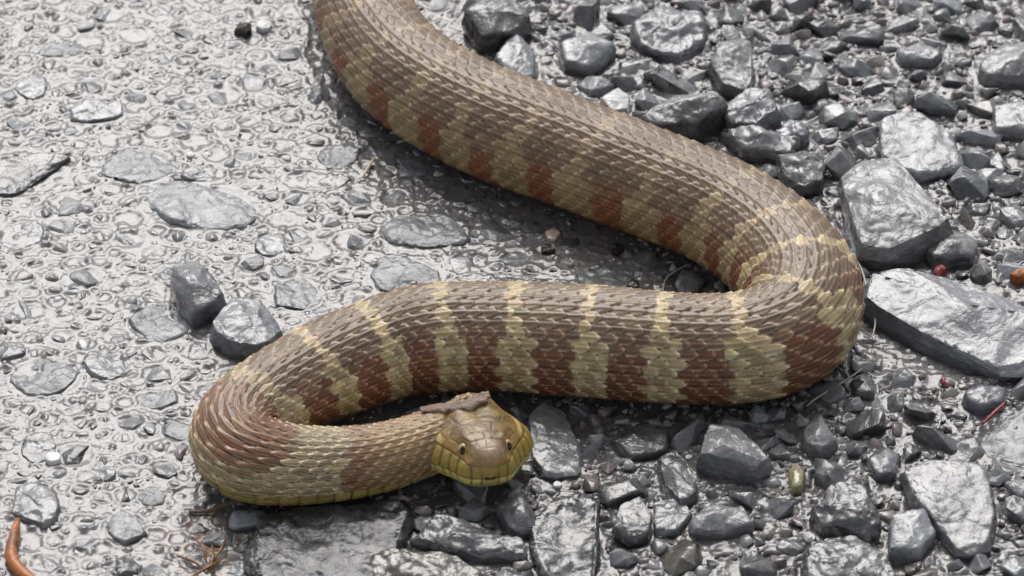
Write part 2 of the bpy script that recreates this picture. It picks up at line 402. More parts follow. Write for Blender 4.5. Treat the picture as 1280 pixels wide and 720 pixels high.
vcol = mixc(full(srgb(80, 62, 36)), vcol, sstep(0.05, 0.3, vh))
colr = np.where(vent[..., None], vcol, colr)
colr = colr * (1.14 + 0.12 * pn(S_ / (60 * U), T_ * 2, 5))[..., None]

# ------------------------------------------------------------------ the snake: head
tt = np.r_[np.linspace(0, 0.84, 110, endpoint=False), 0.84 + 0.16 * (1 - (1 - np.linspace(0, 0.975, NH - 110)) ** 2.5)]
def curve(x, y):
    x, y = np.array(x), np.array(y, float); m = np.gradient(y, x)
    def f(t):
        k = np.clip(np.searchsorted(x, t) - 1, 0, len(x) - 2); h = x[k + 1] - x[k]; q = (t - x[k]) / h
        return y[k] * (2 * q ** 3 - 3 * q ** 2 + 1) + m[k] * h * (q ** 3 - 2 * q ** 2 + q) + y[k + 1] * (-2 * q ** 3 + 3 * q ** 2) + m[k + 1] * h * (q ** 3 - q ** 2)
    return f
fW = curve([0, .12, .27, .42, .56, .70, .82, .90, 1.0], [40, 49, 63, 67, 61, 48, 38, 33, 28])
fTp = curve([0, .15, .32, .5, .64, .78, .9, 1.0], [50, 47, 46, 45, 44, 40, 34, 29])
fBt = curve([0, .2, .4, .6, .8, 1.0], [28, 27, 26, 24, 20, 15])
close = np.where(tt > 0.84, np.clip(1 - (np.clip(tt - 0.84, 0, 1) / 0.16) ** 2.8, 0, 1) ** (1 / 2.5), 1.0)
TT, TH = np.meshgrid(tt, th, indexing='ij')
CL = close[:, None]
W_, Tp, Bt = fW(TT) * CL, fTp(TT) * CL, fBt(TT) * CL
s_, c_ = np.sin(TH), np.cos(TH)
blendn = sstep(0, 0.22, TT)
ex = 2 / (2.0 + 0.55 * blendn)
hx = np.sign(s_) * np.abs(s_) ** ex * W_
hz = np.where(c_ > 0, np.abs(c_) ** (ex) * Tp, -np.abs(c_) ** ex * Bt)
hx = hx * np.where(hz > 0, 1 - 0.30 * blendn * np.clip(hz / np.maximum(Tp, 1e-6), 0, 1) ** 1.3, 1.0)
dg = np.degrees(TH); ad = np.abs(dg)
# jaw bulge low on the sides, brow ridge over the eyes, hollow in front of them, shallow furrow on the crown
bl = lambda t0, tw, a0, aw: np.exp(-((TT - t0) / tw) ** 2 - ((ad - a0) / aw) ** 2)
bulge = 3.2 * bl(.34, .16, 78, 20) + 2.8 * bl(.74, .075, 34, 9) - 2.8 * bl(.86, .06, 58, 12) - 1.5 * bl(.76, .05, 54, 8) + 1.8 * bl(.9, .08, 25, 25) - 1.6 * bl(.3, .2, 0, 9) + 2.4 * bl(.25, .12, 20, 12) + 1.4 * bl(.93, .05, 60, 18)
# sutures between the plates
suture = np.full(TT.shape, 9.0)
def seg(t0, a0, t1, a1, wgt=1.0, mirror=True):
    global suture
    ks = 128.0; ka_ = 0.9                                # pixels per unit t and per degree
    for sgn in ((1, -1) if mirror else (1,)):
        p0, p1 = np.array([t0 * ks, sgn * a0 * ka_]), np.array([t1 * ks, sgn * a1 * ka_])
        x, y = TT * ks - p0[0], dg * ka_ - p0[1]; d = p1 - p0
        q = np.clip((x * d[0] + y * d[1]) / (d @ d), 0, 1)
        suture = np.minimum(suture, np.hypot(x - q * d[0], y - q * d[1]) / wgt)
seg(.16, 0, .50, 0, mirror=False); seg(.16, 0, .14, 24); seg(.14, 24, .30, 36); seg(.30, 36, .52, 26)
seg(.50, 0, .53, 14); seg(.53, 14, .70, 12); seg(.70, 12, .70, 40); seg(.53, 14, .52, 40); seg(.70, 0, .70, 12)
seg(.70, 0, .80, 0, mirror=False); seg(.80, 0, .80, 34); seg(.80, 0, .90, 0, mirror=False); seg(.90, 0, .91, 30); seg(.80, 34, .92, 55)
seg(.70, 40, .80, 34); seg(.52, 40, .60, 52); seg(.60, 52, .76, 50); seg(.60, 52, .62, 70); seg(.76, 50, .76, 70)
seg(.30, 36, .33, 68); seg(.45, 32, .47, 68); seg(.18, 40, .2, 66); seg(.3, 52, .6, 56); seg(.12, 52, .3, 52)
seg(.14, 68, .94, 68)                                    # top of the upper lip plates
for k, t in enumerate(np.linspace(.18, .90, 9)): seg(t, 68, t + .025, 92)
for k, t in enumerate(np.linspace(.20, .92, 10)): seg(t, 94, t + .015, 114)
seg(.18, 114, .94, 114)
fr_px = np.where((TT > .88) & (hz < 15) & (hz > -12), np.minimum(np.abs(np.abs(hx) - 10), np.abs(np.abs(hx) - 22)), 9)
fr_px = np.minimum(fr_px, np.where((TT > .86) & (np.abs(hx) < 26), np.abs(hz - 15), 9))
suture = np.where(TT > .90, suture + 30 * (TT - .90) / .04, suture)
suture = np.minimum(suture, fr_px)
mouth = np.abs(ad - 93) * np.radians(1) * np.maximum(W_, 6)
mouth = np.where((TT > 0.16), mouth, 9)
mslot = np.clip(1 - mouth / 1.5, 0, 1) * sstep(.16, .3, TT)
slot = np.exp(-((TT - 1.0) / .045) ** 2) * sstep(130, 60, np.abs(ad - 93) * 1.0 + 60)   # tongue notch in the middle of the lip
hd = bulge - np.where(ad > 64, 1.5, 0.75) * np.exp(-(suture / 1.15) ** 2) * (1 - 0.6 * sstep(.95, 1, TT)) - 1.7 * mslot + 0.4 * pn(TT * 22, dg / 9, 1) + 0.35 * pn(TT * 50, dg / 4, 2)
# back of the head still carries small scales
nrm_x, nrm_z = s_, c_
hx = hx + hd * nrm_x * CL; hz = hz + hd * nrm_z * CL
fw = TT * HL + (np.where(ad < 90, 3.0, 0) * np.cos(np.radians(np.clip(ad, 0, 90))) * sstep(.8, 1, TT)) * U
VH = HBASE + hf * fw[..., None] + hs_ * (hx * U)[..., None] + hn * (hz * U)[..., None]
# head colours
top = full_h = np.broadcast_to(srgb(140, 112, 62), TT.shape + (3,))
hc = mixc(np.broadcast_to(srgb(136, 112, 64), top.shape), np.broadcast_to(srgb(102, 80, 48), top.shape), np.clip(0.5 + 1.6 * fbm(TT * 9, dg / 22, 3, 3), 0, 1))
fr = sstep(.76, .88, TT)
labm = sstep(64, 70, ad) * (1 - fr) + sstep(17, 13, hz) * fr
hc = mixc(hc, np.broadcast_to(srgb(152, 120, 62), top.shape), sstep(38, 62, ad) * (1 - fr) + sstep(34, 20, hz) * fr)
hc = mixc(hc, np.broadcast_to(srgb(182, 160, 144), top.shape), 0.85 * np.exp(-((fw / U - 114) / 13) ** 2 - (hx / 14) ** 2 - ((hz - 29) / 11) ** 2))  # pinkish highlight on top of the snout, painted into the colour
hc = mixc(hc, np.broadcast_to(srgb(170, 146, 70), top.shape), labm)
hc = mixc(hc, np.broadcast_to(srgb(214, 200, 116), top.shape), sstep(92, 95, ad))
hc = mixc(hc, np.broadcast_to(srgb(176, 162, 96), top.shape), sstep(116, 130, ad))
# pale streak behind each eye and at the mouth's corner
hc = mixc(hc, np.broadcast_to(srgb(196, 176, 118), top.shape), 0.95 * sstep(5.5, 2.0, np.abs(ad - 58 - (TT - .45) * 40)) * sstep(.24, .34, TT) * sstep(.60, .52, TT))
hc = mixc(hc, np.broadcast_to(srgb(214, 206, 120), top.shape), 0.9 * bl(.24, .09, 88, 4))
hc = mixc(hc, np.broadcast_to(srgb(80, 58, 32), top.shape), 0.8 * np.exp(-(suture / np.where(ad > 66, 1.3, 1.0)) ** 2) * np.where(ad > 66, 1.0, 0.4))
hc = mixc(hc, np.broadcast_to(srgb(52, 34, 22), top.shape), np.clip(mslot * 0.9, 0, 1) * 0.75)
hc = mixc(hc, np.broadcast_to(srgb(20, 10, 8), top.shape), sstep(9, 5, np.abs(hx)) * sstep(2.8, 1.4, np.abs(hz)) * (TT > .9))
hc = mixc(hc, np.broadcast_to(srgb(58, 48, 42), top.shape), 0.6 * sstep(.32, .5, pn(TT * 34, dg / 6, 6)) * bl(.60, .05, 40, 8))
# the first head rings blend from the neck's last ring
bw = sstep(0.0, 0.20, TT)[..., None]
off0 = VB[-1][None] - VH[0][None]
VH = VH + off0 * (1 - bw)
hc = hc * 1.08
hc = mixc(np.broadcast_to(srgb(140, 112, 76), hc.shape), hc, sstep(0.02, 0.16, TT + 0.05 * pn(TT * 12, dg / 14, 2)))
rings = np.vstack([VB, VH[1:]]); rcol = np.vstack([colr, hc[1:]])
NR = len(rings)
tipv = HBASE + hf * (HL * 1.001)
V = np.vstack([rings.reshape(-1, 3), tipv[None], bc[0][None]])
C = np.vstack([rcol.reshape(-1, 3), srgb(40, 24, 16)[None], colr[0, 0][None]])
a = (np.arange(NR - 1)[:, None] * NT + np.arange(NT)[None]).ravel()
nxt = (np.arange(NR - 1)[:, None] * NT + (np.arange(NT)[None] + 1) % NT).ravel()
F = np.stack([a, nxt, nxt + NT, a + NT], 1)
me = bpy.data.meshes.new('snake')
last = (NR - 1) * NT
tris = [(last + k, last + (k + 1) % NT, NR * NT) for k in range(NT)] + [((k + 1) % NT, k, NR * NT + 1) for k in range(NT)]
me.vertices.add(len(V)); me.vertices.foreach_set('co', V.astype(np.float32).ravel())
li = np.r_[F.ravel(), np.array(tris).ravel()].astype(np.int32)
me.loops.add(len(li)); me.loops.foreach_set('vertex_index', li)
st = np.r_[np.arange(len(F)) * 4, len(F) * 4 + np.arange(len(tris)) * 3].astype(np.int32)
me.polygons.add(len(st)); me.polygons.foreach_set('loop_start', st)
me.update(calc_edges=True); me.polygons.foreach_set('use_smooth', np.ones(len(st), bool)); me.validate()
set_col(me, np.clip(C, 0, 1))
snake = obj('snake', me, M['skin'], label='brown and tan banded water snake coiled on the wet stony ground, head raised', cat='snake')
# eyes
def ball(name, rx, ry, rz, mat, loc, fr, parent, seg_=20, ring=12):
    bm = bmesh.new(); bmesh.ops.create_uvsphere(bm, u_segments=seg_, v_segments=ring, radius=1)
    mt = Matrix(np.column_stack([fr[0] * rx, fr[1] * ry, fr[2] * rz]).tolist()).to_4x4()
    bmesh.ops.transform(bm, matrix=mt, verts=bm.verts)
    m_ = bpy.data.meshes.new(name); bm.to_mesh(m_); bm.free(); m_.polygons.foreach_set('use_smooth', [True] * len(m_.polygons))
    return obj(name, m_, mat, parent, loc=loc)
for sgn in (1, -1):
    kt = np.argmin(np.abs(tt - 0.775)); kh = np.argmin(np.abs(np.degrees(th) - sgn * 54))
    p = VH[kt, kh]; d1 = VH[kt + 4, kh] - VH[kt - 4, kh]; d2 = VH[kt, (kh + 6) % NT] - VH[kt, kh - 6]
    nrm = np.cross(d2, d1); nrm /= np.linalg.norm(nrm)
    if nrm @ (hs_ * sgn + hn * 0.3) < 0: nrm = -nrm
    look = nrm * 0.75 + hf * 0.55; look /= np.linalg.norm(look)
    sx = np.cross(hn, look); sx /= np.linalg.norm(sx); sz = np.cross(look, sx)
    c0 = p - nrm * 2.6 * U
    eye = ball('eye', 7.4 * U, 6.0 * U, 8.6 * U, M['iris'], c0, (sx, look, sz), snake)
    pc = c0 + look * 3.9 * U
    ball('pupil', 3.5 * U, 2.2 * U, 5.4 * U, M['pupil'], look * 4.5 * U, (sx, look, sz), eye)

# ------------------------------------------------------------------ stones
def hull_stone(name, pts, bev, cut, amp, seed, freq=None, lowamp=2.6, segs=2):
    bm = bmesh.new()
    for p in pts: bm.verts.new(p)
    r = bmesh.ops.convex_hull(bm, input=bm.verts[:])
    bmesh.ops.delete(bm, geom=[v for v in bm.verts if not v.link_faces], context='VERTS')
    bmesh.ops.dissolve_limit(bm, angle_limit=R(9), verts=bm.verts[:], edges=bm.edges[:])
    if segs: bmesh.ops.bevel(bm, geom=bm.edges[:], offset=bev, segments=segs, profile=0.6, affect='EDGES', clamp_overlap=True)
    bmesh.ops.triangulate(bm, faces=bm.faces[:])
    for _ in range(4):
        es = [e for e in bm.edges if e.calc_length() > cut]
        if not es: break
        bmesh.ops.subdivide_edges(bm, edges=es, cuts=1, use_grid_fill=False)
        bmesh.ops.triangulate(bm, faces=[f for f in bm.faces if len(f.verts) > 3])
    if amp:
        bm.normal_update()
        f1 = freq or 1 / (14 * U); o = Vector((seed * 3.1, seed * 1.7, seed * 0.9))
        for v in bm.verts:
            q = v.co * f1 + o
            d = noise.noise(q * 0.33) * lowamp + noise.noise(q) * 1.0 + noise.noise(q * 2.3) * 0.5 + noise.noise(q * 5.1) * 0.25
            d -= 1.1 * max(0, 0.16 - abs(noise.noise(q * 0.7 + o))) / 0.16 * 0.8       # cracks
            v.co += v.normal * d * amp
    me = bpy.data.meshes.new(name); bm.to_mesh(me); bm.free()
    me.polygons.foreach_set('use_smooth', [True] * len(me.polygons)); me.update()
    return me
FOOT = []          # (x, y, rx, ry, angle, top height) of everything standing in the slurry
PAVE = []          # key stones bedded in the ground
def key_stone(poly, h, mat, label=None, tilt=(0, 0), name='stone', base=1.10, deep=10, seed=None, amp=1.0, bev=3.0, peak=0.3, z0=0.0, group=None):
    seed = seed if seed is not None else int(sum(u * 3 + v for u, v in poly)) % 997
    rs = np.random.default_rng(seed)
    uv = np.array(poly, float); cu = uv.mean(0)
    nx_ = np.roll(uv, -1, 0); q1 = uv * 0.86 + nx_ * 0.14; q2 = uv * 0.42 + nx_ * 0.58; q3 = uv * 0.62 + nx_ * 0.38
    sel = np.stack([q1, q2 + (q2 - cu) * 0.07, uv + (cu - uv) * 0.04], 1)
    uv = sel[:, :2].reshape(-1, 2) if label is None else np.stack([uv, q2 + (q2 - cu) * 0.02], 1).reshape(-1, 2)
    jt = (0.82, 1.10) if label is None else (0.88, 1.05)
    uv = cu + (uv - cu) * rs.uniform(*jt, (len(uv), 1)); poly = [tuple(q) for q in uv]
    top = np.array([px(u, v, (h + z0) * U) for u, v in poly]); c = top.mean(0)
    kd = depthk(c); UU = U * kd
    ext = np.ptp(top, axis=0)
    pts = []
    for p in top:
        d = (p - c)
        z = (h + tilt[0] * d[0] / max(ext[0], 1e-6) * 2 + tilt[1] * d[1] / max(ext[1], 1e-6) * 2 - rs.uniform(0, 0.16) * h) * UU
        pts.append((d[0], d[1], z))
        k = base * rs.uniform(0.95, 1.06); pts.append((d[0] * k, d[1] * k, h * rs.uniform(0.25, 0.5) * UU))
        k = base * rs.uniform(0.86, 0.98); pts.append((d[0] * k, d[1] * k, -deep * UU))
    for _ in range(3):
        q = rs.dirichlet(np.ones(len(top))) @ (top - c)
        zt = h + tilt[0] * q[0] / max(ext[0], 1e-6) * 2 + tilt[1] * q[1] / max(ext[1], 1e-6) * 2
        pts.append((q[0], q[1], (zt + h * peak * rs.uniform(0.2, 1)) * UU))
    me = hull_stone(name, pts, bev * UU, 5.5 * UU, amp * UU, seed)
    loc = (c[0], c[1], z0 * UU)
    FOOT.append((c[0], c[1], ext[0] / 2 * base, ext[1] / 2 * base, 0.0, h * UU))
    if label is None:
        PAVE.append((me, loc, mat)); return None
    me.materials.append(M[mat])
    return obj(name, me, None, None, label, 'stone', group, loc=loc)

LOOSE = [
 ([(212,330),(235,316),(258,330),(280,362),(262,380),(238,384),(216,360)], 34, 'pale', 'smooth grey egg-shaped stone with a dark underside, beside the pale angular one', (0, 4)),
 ([(262,402),(290,370),(325,372),(357,408),(322,430),(285,424)], 28, 'pale', 'pale flat-topped angular stone touching the snake near its front loop', (-4, 0)),
 ([(802,140),(840,122),(895,118),(909,130),(872,150),(822,153)], 38, 'dark', 'dark angular stone leaning on the upper snake body, bright ridge on top', (0, 6)),
 ([(908,130),(930,110),(962,112),(972,132),(946,150),(911,151)], 30, 'pale', 'pale rounded stone perched on a long rough stone behind the snake', (0, 3)),
 ([(905,156),(940,160),(1000,168),(985,188),(930,184)], 24, 'mid', 'long rough grey stone under the pale rounded stone', (0, 0)),
 ([(965,160),(985,145),(1011,154),(1007,170),(976,172)], 24, 'pale', 'small wedge-shaped light stone next to the long rough stone', (0, 0)),
 ([(975,195),(1005,187),(1030,200),(1030,222),(1002,231),(976,214)], 24, 'mid', 'rough knobbly grey stone behind the outside of the snake bend', (0, 0)),
 ([(885,75),(902,55),(940,50),(943,80),(934,108),(902,98)], 26, 'mid', 'upright grey triangular stone beyond the snake body', (0, 6)),
 ([(1050,215),(1080,197),(1120,200),(1146,235),(1182,270),(1160,288),(1112,306),(1078,298),(1056,255)], 46, 'mid', 'largest rounded grey boulder next to the outside of the snake bend', (6, 6)),
 ([(1150,302),(1190,282),(1226,298),(1216,318),(1168,320)], 22, 'dark', 'dark smooth wet stone between the boulder and the pale slab', (0, 0)),
 ([(1085,340),(1130,335),(1200,355),(1280,378),(1320,392),(1320,432),(1252,456),(1202,425),(1122,400),(1087,370)], 32, 'pale', 'long pale grey slab lying against the outside of the snake bend', (0, 8)),
 ([(1208,486),(1225,475),(1255,484),(1253,500),(1226,505),(1210,498)], 18, 'pale', 'small white-topped oval stone beside the red splinter', (0, 0)),
 ([(1130,590),(1160,575),(1235,580),(1246,640),(1236,672),(1196,682),(1176,650),(1142,615)], 24, 'mid', 'broad flat grey stone with a mottled light top', (0, 5)),
 ([(1115,642),(1155,636),(1172,660),(1150,682),(1113,679)], 24, 'pale', 'blocky light stone abutting the broad flat mottled stone', (0, 4)),
 ([(1012,628),(1045,602),(1082,612),(1104,645),(1080,658),(1030,650)], 30, 'dark', 'peaked dark stone with pale streaks running down it', (0, 8)),
 ([(1012,672),(1070,664),(1110,690),(1130,735),(1008,735)], 24, 'dark', 'big dark striped stone below the peaked streaky stone', (0, 5)),
 ([(872,562),(887,530),(925,532),(966,566),(950,578),(905,564)], 36, 'mid', 'blocky stone with a light top and dark front below the snake belly', (0, 4)),
 ([(822,572),(845,561),(866,585),(873,613),(850,620),(830,600)], 20, 'mid', 'elongated smooth grey stone next to the blocky dark-fronted one', (0, 3)),
 ([(865,642),(890,629),(930,633),(941,650),(905,658),(870,657)], 20, 'mid', 'low oval stone with a bright top and dark lower rim', (0, 3)),
 ([(765,655),(776,630),(800,620),(815,640),(811,662),(786,668)], 20, 'dark', 'drop-shaped stone with a pale centre and black rim', (0, 3)),
 ([(662,522),(680,504),(705,514),(726,560),(719,583),(682,588),(666,570)], 16, 'mid', 'smooth grey slab standing just beside the snake head', (-4, 4)),
 ([(620,628),(650,612),(671,640),(665,658),(637,658)], 22, 'mid', 'rounded grey stone right under the snake chin', (0, 3)),
 ([(515,667),(545,642),(600,652),(650,667),(650,686),(602,688),(552,680)], 22, 'mid', 'long lumpy grey stone in front of the snake chin', (0, 4)),
 ([(816,626),(850,619),(863,640),(846,663),(820,659)], 10, 'pale', 'flat smooth slate-coloured stone touching the drop-shaped stone', (0, 0)),
 ([(325,645),(420,630),(500,622),(516,650),(482,700),(450,745),(330,745),(318,690)], 18, 'black', 'large black glossy wet rock in front of the snake neck', (0, 4)),
 ([(462,692),(520,682),(570,690),(600,710),(592,745),(470,745)], 18, 'brown', 'brownish rock next to the large black glossy rock', (0, 4)),
 ([(578,14),(600,0),(650,4),(666,20),(640,38),(602,40)], 36, 'dark', 'dark square-faced stone behind the upper snake body', (0, 6)),
 ([(615,72),(645,44),(668,65),(669,90),(642,98)], 20, 'pale', 'pale jagged stone in front of the dark square-faced stone', (0, 4)),
 ([(750,122),(773,108),(788,118),(786,136),(764,138)], 16, 'white', 'small smooth white stone touching the top of the snake body', (0, 0)),
 ([(790,27),(830,6),(880,15),(883,45),(850,64),(800,54)], 18, 'pale', 'wide pale stone with a lumpy top beyond the snake', (0, 3)),
 ([(700,52),(738,37),(768,55),(736,82),(706,74)], 22, 'pale', 'pale faceted stone lying between two jagged ones beyond the snake', (0, 3)),
 ([(1063,472),(1080,463),(1097,475),(1092,490),(1070,489)], 12, 'dark', 'small round black pebble set in the pale mud by the pale slab', (0, 0)),
 ([(1082,571),(1108,556),(1125,566),(1119,588),(1096,594)], 14, 'pale', 'small smooth triangular light stone near the broad flat stone', (0, 0)),
 ([(1004,532),(1025,512),(1046,545),(1026,558),(1006,550)], 24, 'mid', 'steep grey stone in the shade of the snake bend', (0, 4)),
 ([(985,585),(995,577),(1006,588),(1003,606),(990,607)], 16, 'yellow', 'small yellowish-green stone between grey ones', (0, 0)),
 ([(760,545),(800,528),(838,535),(830,560),(790,566)], 14, 'dark', 'dark wet stone half hidden below the snake belly', (0, 0)),
 ([(735,690),(750,620),(700,610),(665,655),(672,700),(700,735),(740,735)], 14, 'dark', 'rough streaky dark rock in front of the rounded chin stone', (0, 4)),
 ([(1238,130),(1300,124),(1300,162),(1246,158)], 20, 'mid', 'square grey stone at the far side of the boulder', (0, 2)),
 ([(1224,72),(1252,56),(1300,50),(1300,94),(1232,94)], 22, 'mid', 'smooth dark-ended grey stone beyond the square grey stone', (0, 2)),
 ([(1120,62),(1150,50),(1180,62),(1165,76),(1130,74)], 14, 'pale', 'flat leaf-shaped pale stone far behind the boulder', (0, 0)),
 ([(1100,152),(1150,140),(1190,165),(1200,200),(1150,210),(1100,190)], 20, 'pale', 'broad cracked pale stone directly behind the boulder', (0, 6)),
]
for poly, h, mat, label, tl in LOOSE:
    key_stone(poly, h, mat, label, tl, amp=2.3 if any(q in label for q in ('rough', 'streak', 'lumpy', 'black glossy', 'brownish', 'striped')) else 1.0)
for (u, v, r), lb in zip([(66, 570, 9), (238, 192, 5), (330, 30, 9), (697, 604, 5), (861, 570, 4)],
        ['round white pebble beside a grey one on the pale mud', 'tiny round white pebble beside a pale bedded stone', 'bright white quartz chip next to a dark crumb',
         'tiny white grit grain beside the chin stone', 'tiny white grit grain beside the elongated grey stone']):
    an = np.linspace(0, 2 * math.pi, 7, endpoint=False)
    key_stone([(u + r * 1.15 * math.cos(t), v + r * 0.7 * math.sin(t)) for t in an], r * 0.9, 'white', lb, name='white_pebble', amp=0.3, bev=r * 0.3, deep=4)
key_stone([(682, 288), (692, 283), (700, 290), (694, 299), (684, 297)], 9, 'tan', 'small tan crumb of stone between the two snake arms', name='tan_pebble', amp=0.4, bev=2, deep=4)

BED = [
 ([(180,242),(215,230),(262,233),(300,255),(313,270),(285,284),(240,281),(197,266)], 7, 'pale'), ([(15,466),(30,452),(70,448),(95,463),(85,485),(50,498),(22,489)], 5, 'pale'),
 ([(478,277),(520,267),(560,271),(585,294),(570,310),(500,304),(480,297)], 8, 'pale'), ([(160,402),(185,380),(240,386),(240,405),(205,428),(170,419)], 5, 'pale'),
 ([(108,442),(150,432),(158,460),(140,476),(110,469)], 7, 'mid'), ([(340,357),(375,347),(405,361),(400,384),(350,384)], 6, 'pale'),
 ([(465,327),(500,320),(545,336),(540,360),(480,364)], 6, 'pale'), ([(125,206),(160,182),(215,191),(220,214),(180,227),(135,221)], 4, 'pale'),
 ([(400,187),(430,180),(455,195),(430,209),(400,204)], 5, 'pale'), ([(490,197),(530,197),(538,214),(500,223)], 6, 'pale'),
 ([(148,627),(186,664),(160,677),(132,664)], 9, 'pale'), ([(15,606),(55,601),(80,630),(60,657),(20,640)], 14, 'mid'), ([(322,297),(345,290),(358,305),(340,323),(322,314)], 6, 'mid'),
 ([(95,127),(150,120),(158,140),(125,149),(95,149)], 9, 'mid'), ([(45,63),(70,53),(110,60),(85,71),(50,69)], 5, 'pale'), ([(575,347),(600,337),(690,346),(700,357),(580,358)], 6, 'mid'),
 ([(720,346),(740,327),(790,336),(790,360),(730,362)], 8, 'pale'), ([(570,206),(600,206),(612,220),(595,229),(572,222)], 5, 'dark'), ([(1228,560),(1250,524),(1300,505),(1300,588),(1250,578)], 4, 'pale'),
 ([(-30,215),(30,190),(85,195),(50,215),(20,240),(-30,245)], 12, 'dark'), ([(18,100),(45,90),(60,105),(45,125),(22,120)], 6, 'mid'), ([(160,494),(215,487),(225,500),(180,512)], 5, 'pale'),
 ([(200,520),(245,530),(240,550),(205,545)], 6, 'pale'), ([(30,545),(60,540),(75,560),(50,580),(28,570)], 9, 'mid'), ([(0,430),(25,425),(35,440),(5,450)], 7, 'mid'),
 ([(120,585),(140,580),(148,594),(128,602)], 8, 'mid'), ([(170,612),(200,608),(206,625),(180,632)], 7, 'pale'), ([(140,700),(165,690),(175,712),(150,722)], 12, 'dark'),
 ([(225,215),(260,205),(290,212),(270,224),(235,226)], 5, 'mid'), ([(350,215),(400,212),(440,222),(410,240),(360,236)], 5, 'mid'), ([(0,285),(40,272),(60,285),(40,310),(0,312)], 4, 'mid'),
]
for poly, h, mat in BED: key_stone(poly, h * 0.55, 'bed' if mat == 'pale' else mat, amp=1.3, bev=2.2, base=1.1, tilt=(random.uniform(-2.4, 2.4), random.uniform(-2.0, 2.4)), peak=0.5)

# library of stones for the rest
def lib_stone(k, n, amp, cut, flat, segs=2):
    rs = np.random.default_rng(100 + k); pts = []
    ax = np.array([1, rs.uniform(0.62, 0.95), flat * rs.uniform(0.75, 1.1)])
    for _ in range(n):
        p = rs.normal(size=3); p /= np.linalg.norm(p); p = np.sign(p) * np.abs(p) ** 0.8; p *= rs.uniform(0.82, 1.05)
        pts.append(tuple(p * ax))
    return hull_stone('stone', pts, 0.09, cut, amp, k, 2.2, 2.0, segs)
LIB = [lib_stone(k, 13 + k % 5, 0.035, 0.34, 0.62) for k in range(14)]
LOW = [lib_stone(40 + k, 10 + k % 3, 0.05, 9, 0.62, 1) for k in range(10)]
TINY = [lib_stone(60 + k, 9 + k % 3, 0.0, 9, 0.62, 0) for k in range(8)]

X0, X1, Y0, Y1 = -0.185, 0.185, -0.160, 0.190
gx0, gx1, gy0, gy1 = -0.75, 0.75, -0.55, 0.95
# looseness of the ground: 0 smooth pale mud, 1 packed loose stones
def loose_at(x, y):
    P = proj(np.stack([x, y, np.zeros_like(x)], -1)); u, v = P[..., 0], P[..., 1]
    n = 90 * fbm(x * 26, y * 26, 3, 2)
    a = sstep(-70, 70, (u - 640 - (v - 60) * 0.62) + n)             # up and to the far side of the snake
    b = sstep(-60, 60, (v - 590) + (u - 420) * 0.35 + n) * sstep(230, 330, u + n * 0.6)
    return np.maximum(a, b)
path_xy, path_r = PATH[::6, :2], PATH[::6, 3]
def snake_clear(x, y):
    d = np.hypot(path_xy[:, 0] - x, path_xy[:, 1] - y) - path_r
    hd_ = [HBASE[:2] + hf[:2] * HL * k for k in (0.2, 0.5, 0.8)]
    return min(d.min(), min(math.hypot(x - q[0], y - q[1]) - 30 * U for q in hd_))
def under_snake(x, y, r):
    """Whether a stone of radius r at (x, y) would push into the snake: small ones fit under the curve of its side."""
    d = np.hypot(path_xy[:, 0] - x, path_xy[:, 1] - y); k = int(np.argmin(d / path_r)); q, Rk = d[k], path_r[k]
    if q < 0.42 * Rk: return True
    if q - 0.5 * r < Rk:
        e_ = max(q - 0.5 * r, 0.0); return 0.75 * r > Rk - math.sqrt(Rk * Rk - e_ * e_) + 1.5 * U
    return False
foot = np.array([(f[0], f[1], max(f[2], f[3]), min(f[2], f[3]), f[2], f[3]) for f in FOOT])
taken = [(f[0], f[1], 0.8 * math.sqrt(f[2] * f[3])) for f in FOOT]
def in_key(x, y, r):
    return (((foot[:, 0] - x) / (foot[:, 4] + r * 0.55)) ** 2 + ((foot[:, 1] - y) / (foot[:, 5] + r * 0.55)) ** 2 < 1).any()
SMALL = []                 # x, y, r, loose
grid = {}
CS = 0.008
def hit(x, y, r, k):
    gi, gj = int(x // CS), int(y // CS)
    for a_ in (-1, 0, 1):
        for b_ in (-1, 0, 1):
            for (qx, qy, qr) in grid.get((gi + a_, gj + b_), ()):
                if (qx - x) ** 2 + (qy - y) ** 2 < ((qr + r) * k) ** 2: return True
    return False
lx = rng.uniform(X0, X1, 70000); ly = rng.uniform(Y0, Y1, 70000)
LL = loose_at(lx, ly)
cand = 0
for r_lo, r_hi, tries in ((28, 38, 1200), (17, 28, 4000), (11, 17, 8000), (6.5, 11, 21000), (3.6, 6.5, 20000), (2.4, 3.6, 8000)):
    for _ in range(tries):
        x, y, lo = lx[cand], ly[cand], LL[cand]; cand += 1
        r = random.uniform(r_lo, r_hi) * U
        if r_hi > 30 and random.random() > lo * 0.8: continue
        if r_hi > 17 and random.random() > 0.34 + lo: continue
        if 11 < r_hi <= 17 and random.random() > 0.85 + lo: continue
        if r_hi <= 11 and random.random() > 0.95: continue
        if hit(x, y, r, 0.76 - 0.14 * lo) or in_key(x, y, r): continue
        if under_snake(x, y, r): continue
        SMALL.append((x, y, r, lo)); grid.setdefault((int(x // CS), int(y // CS)), []).append((x, y, r))
SMALL = np.array(SMALL)

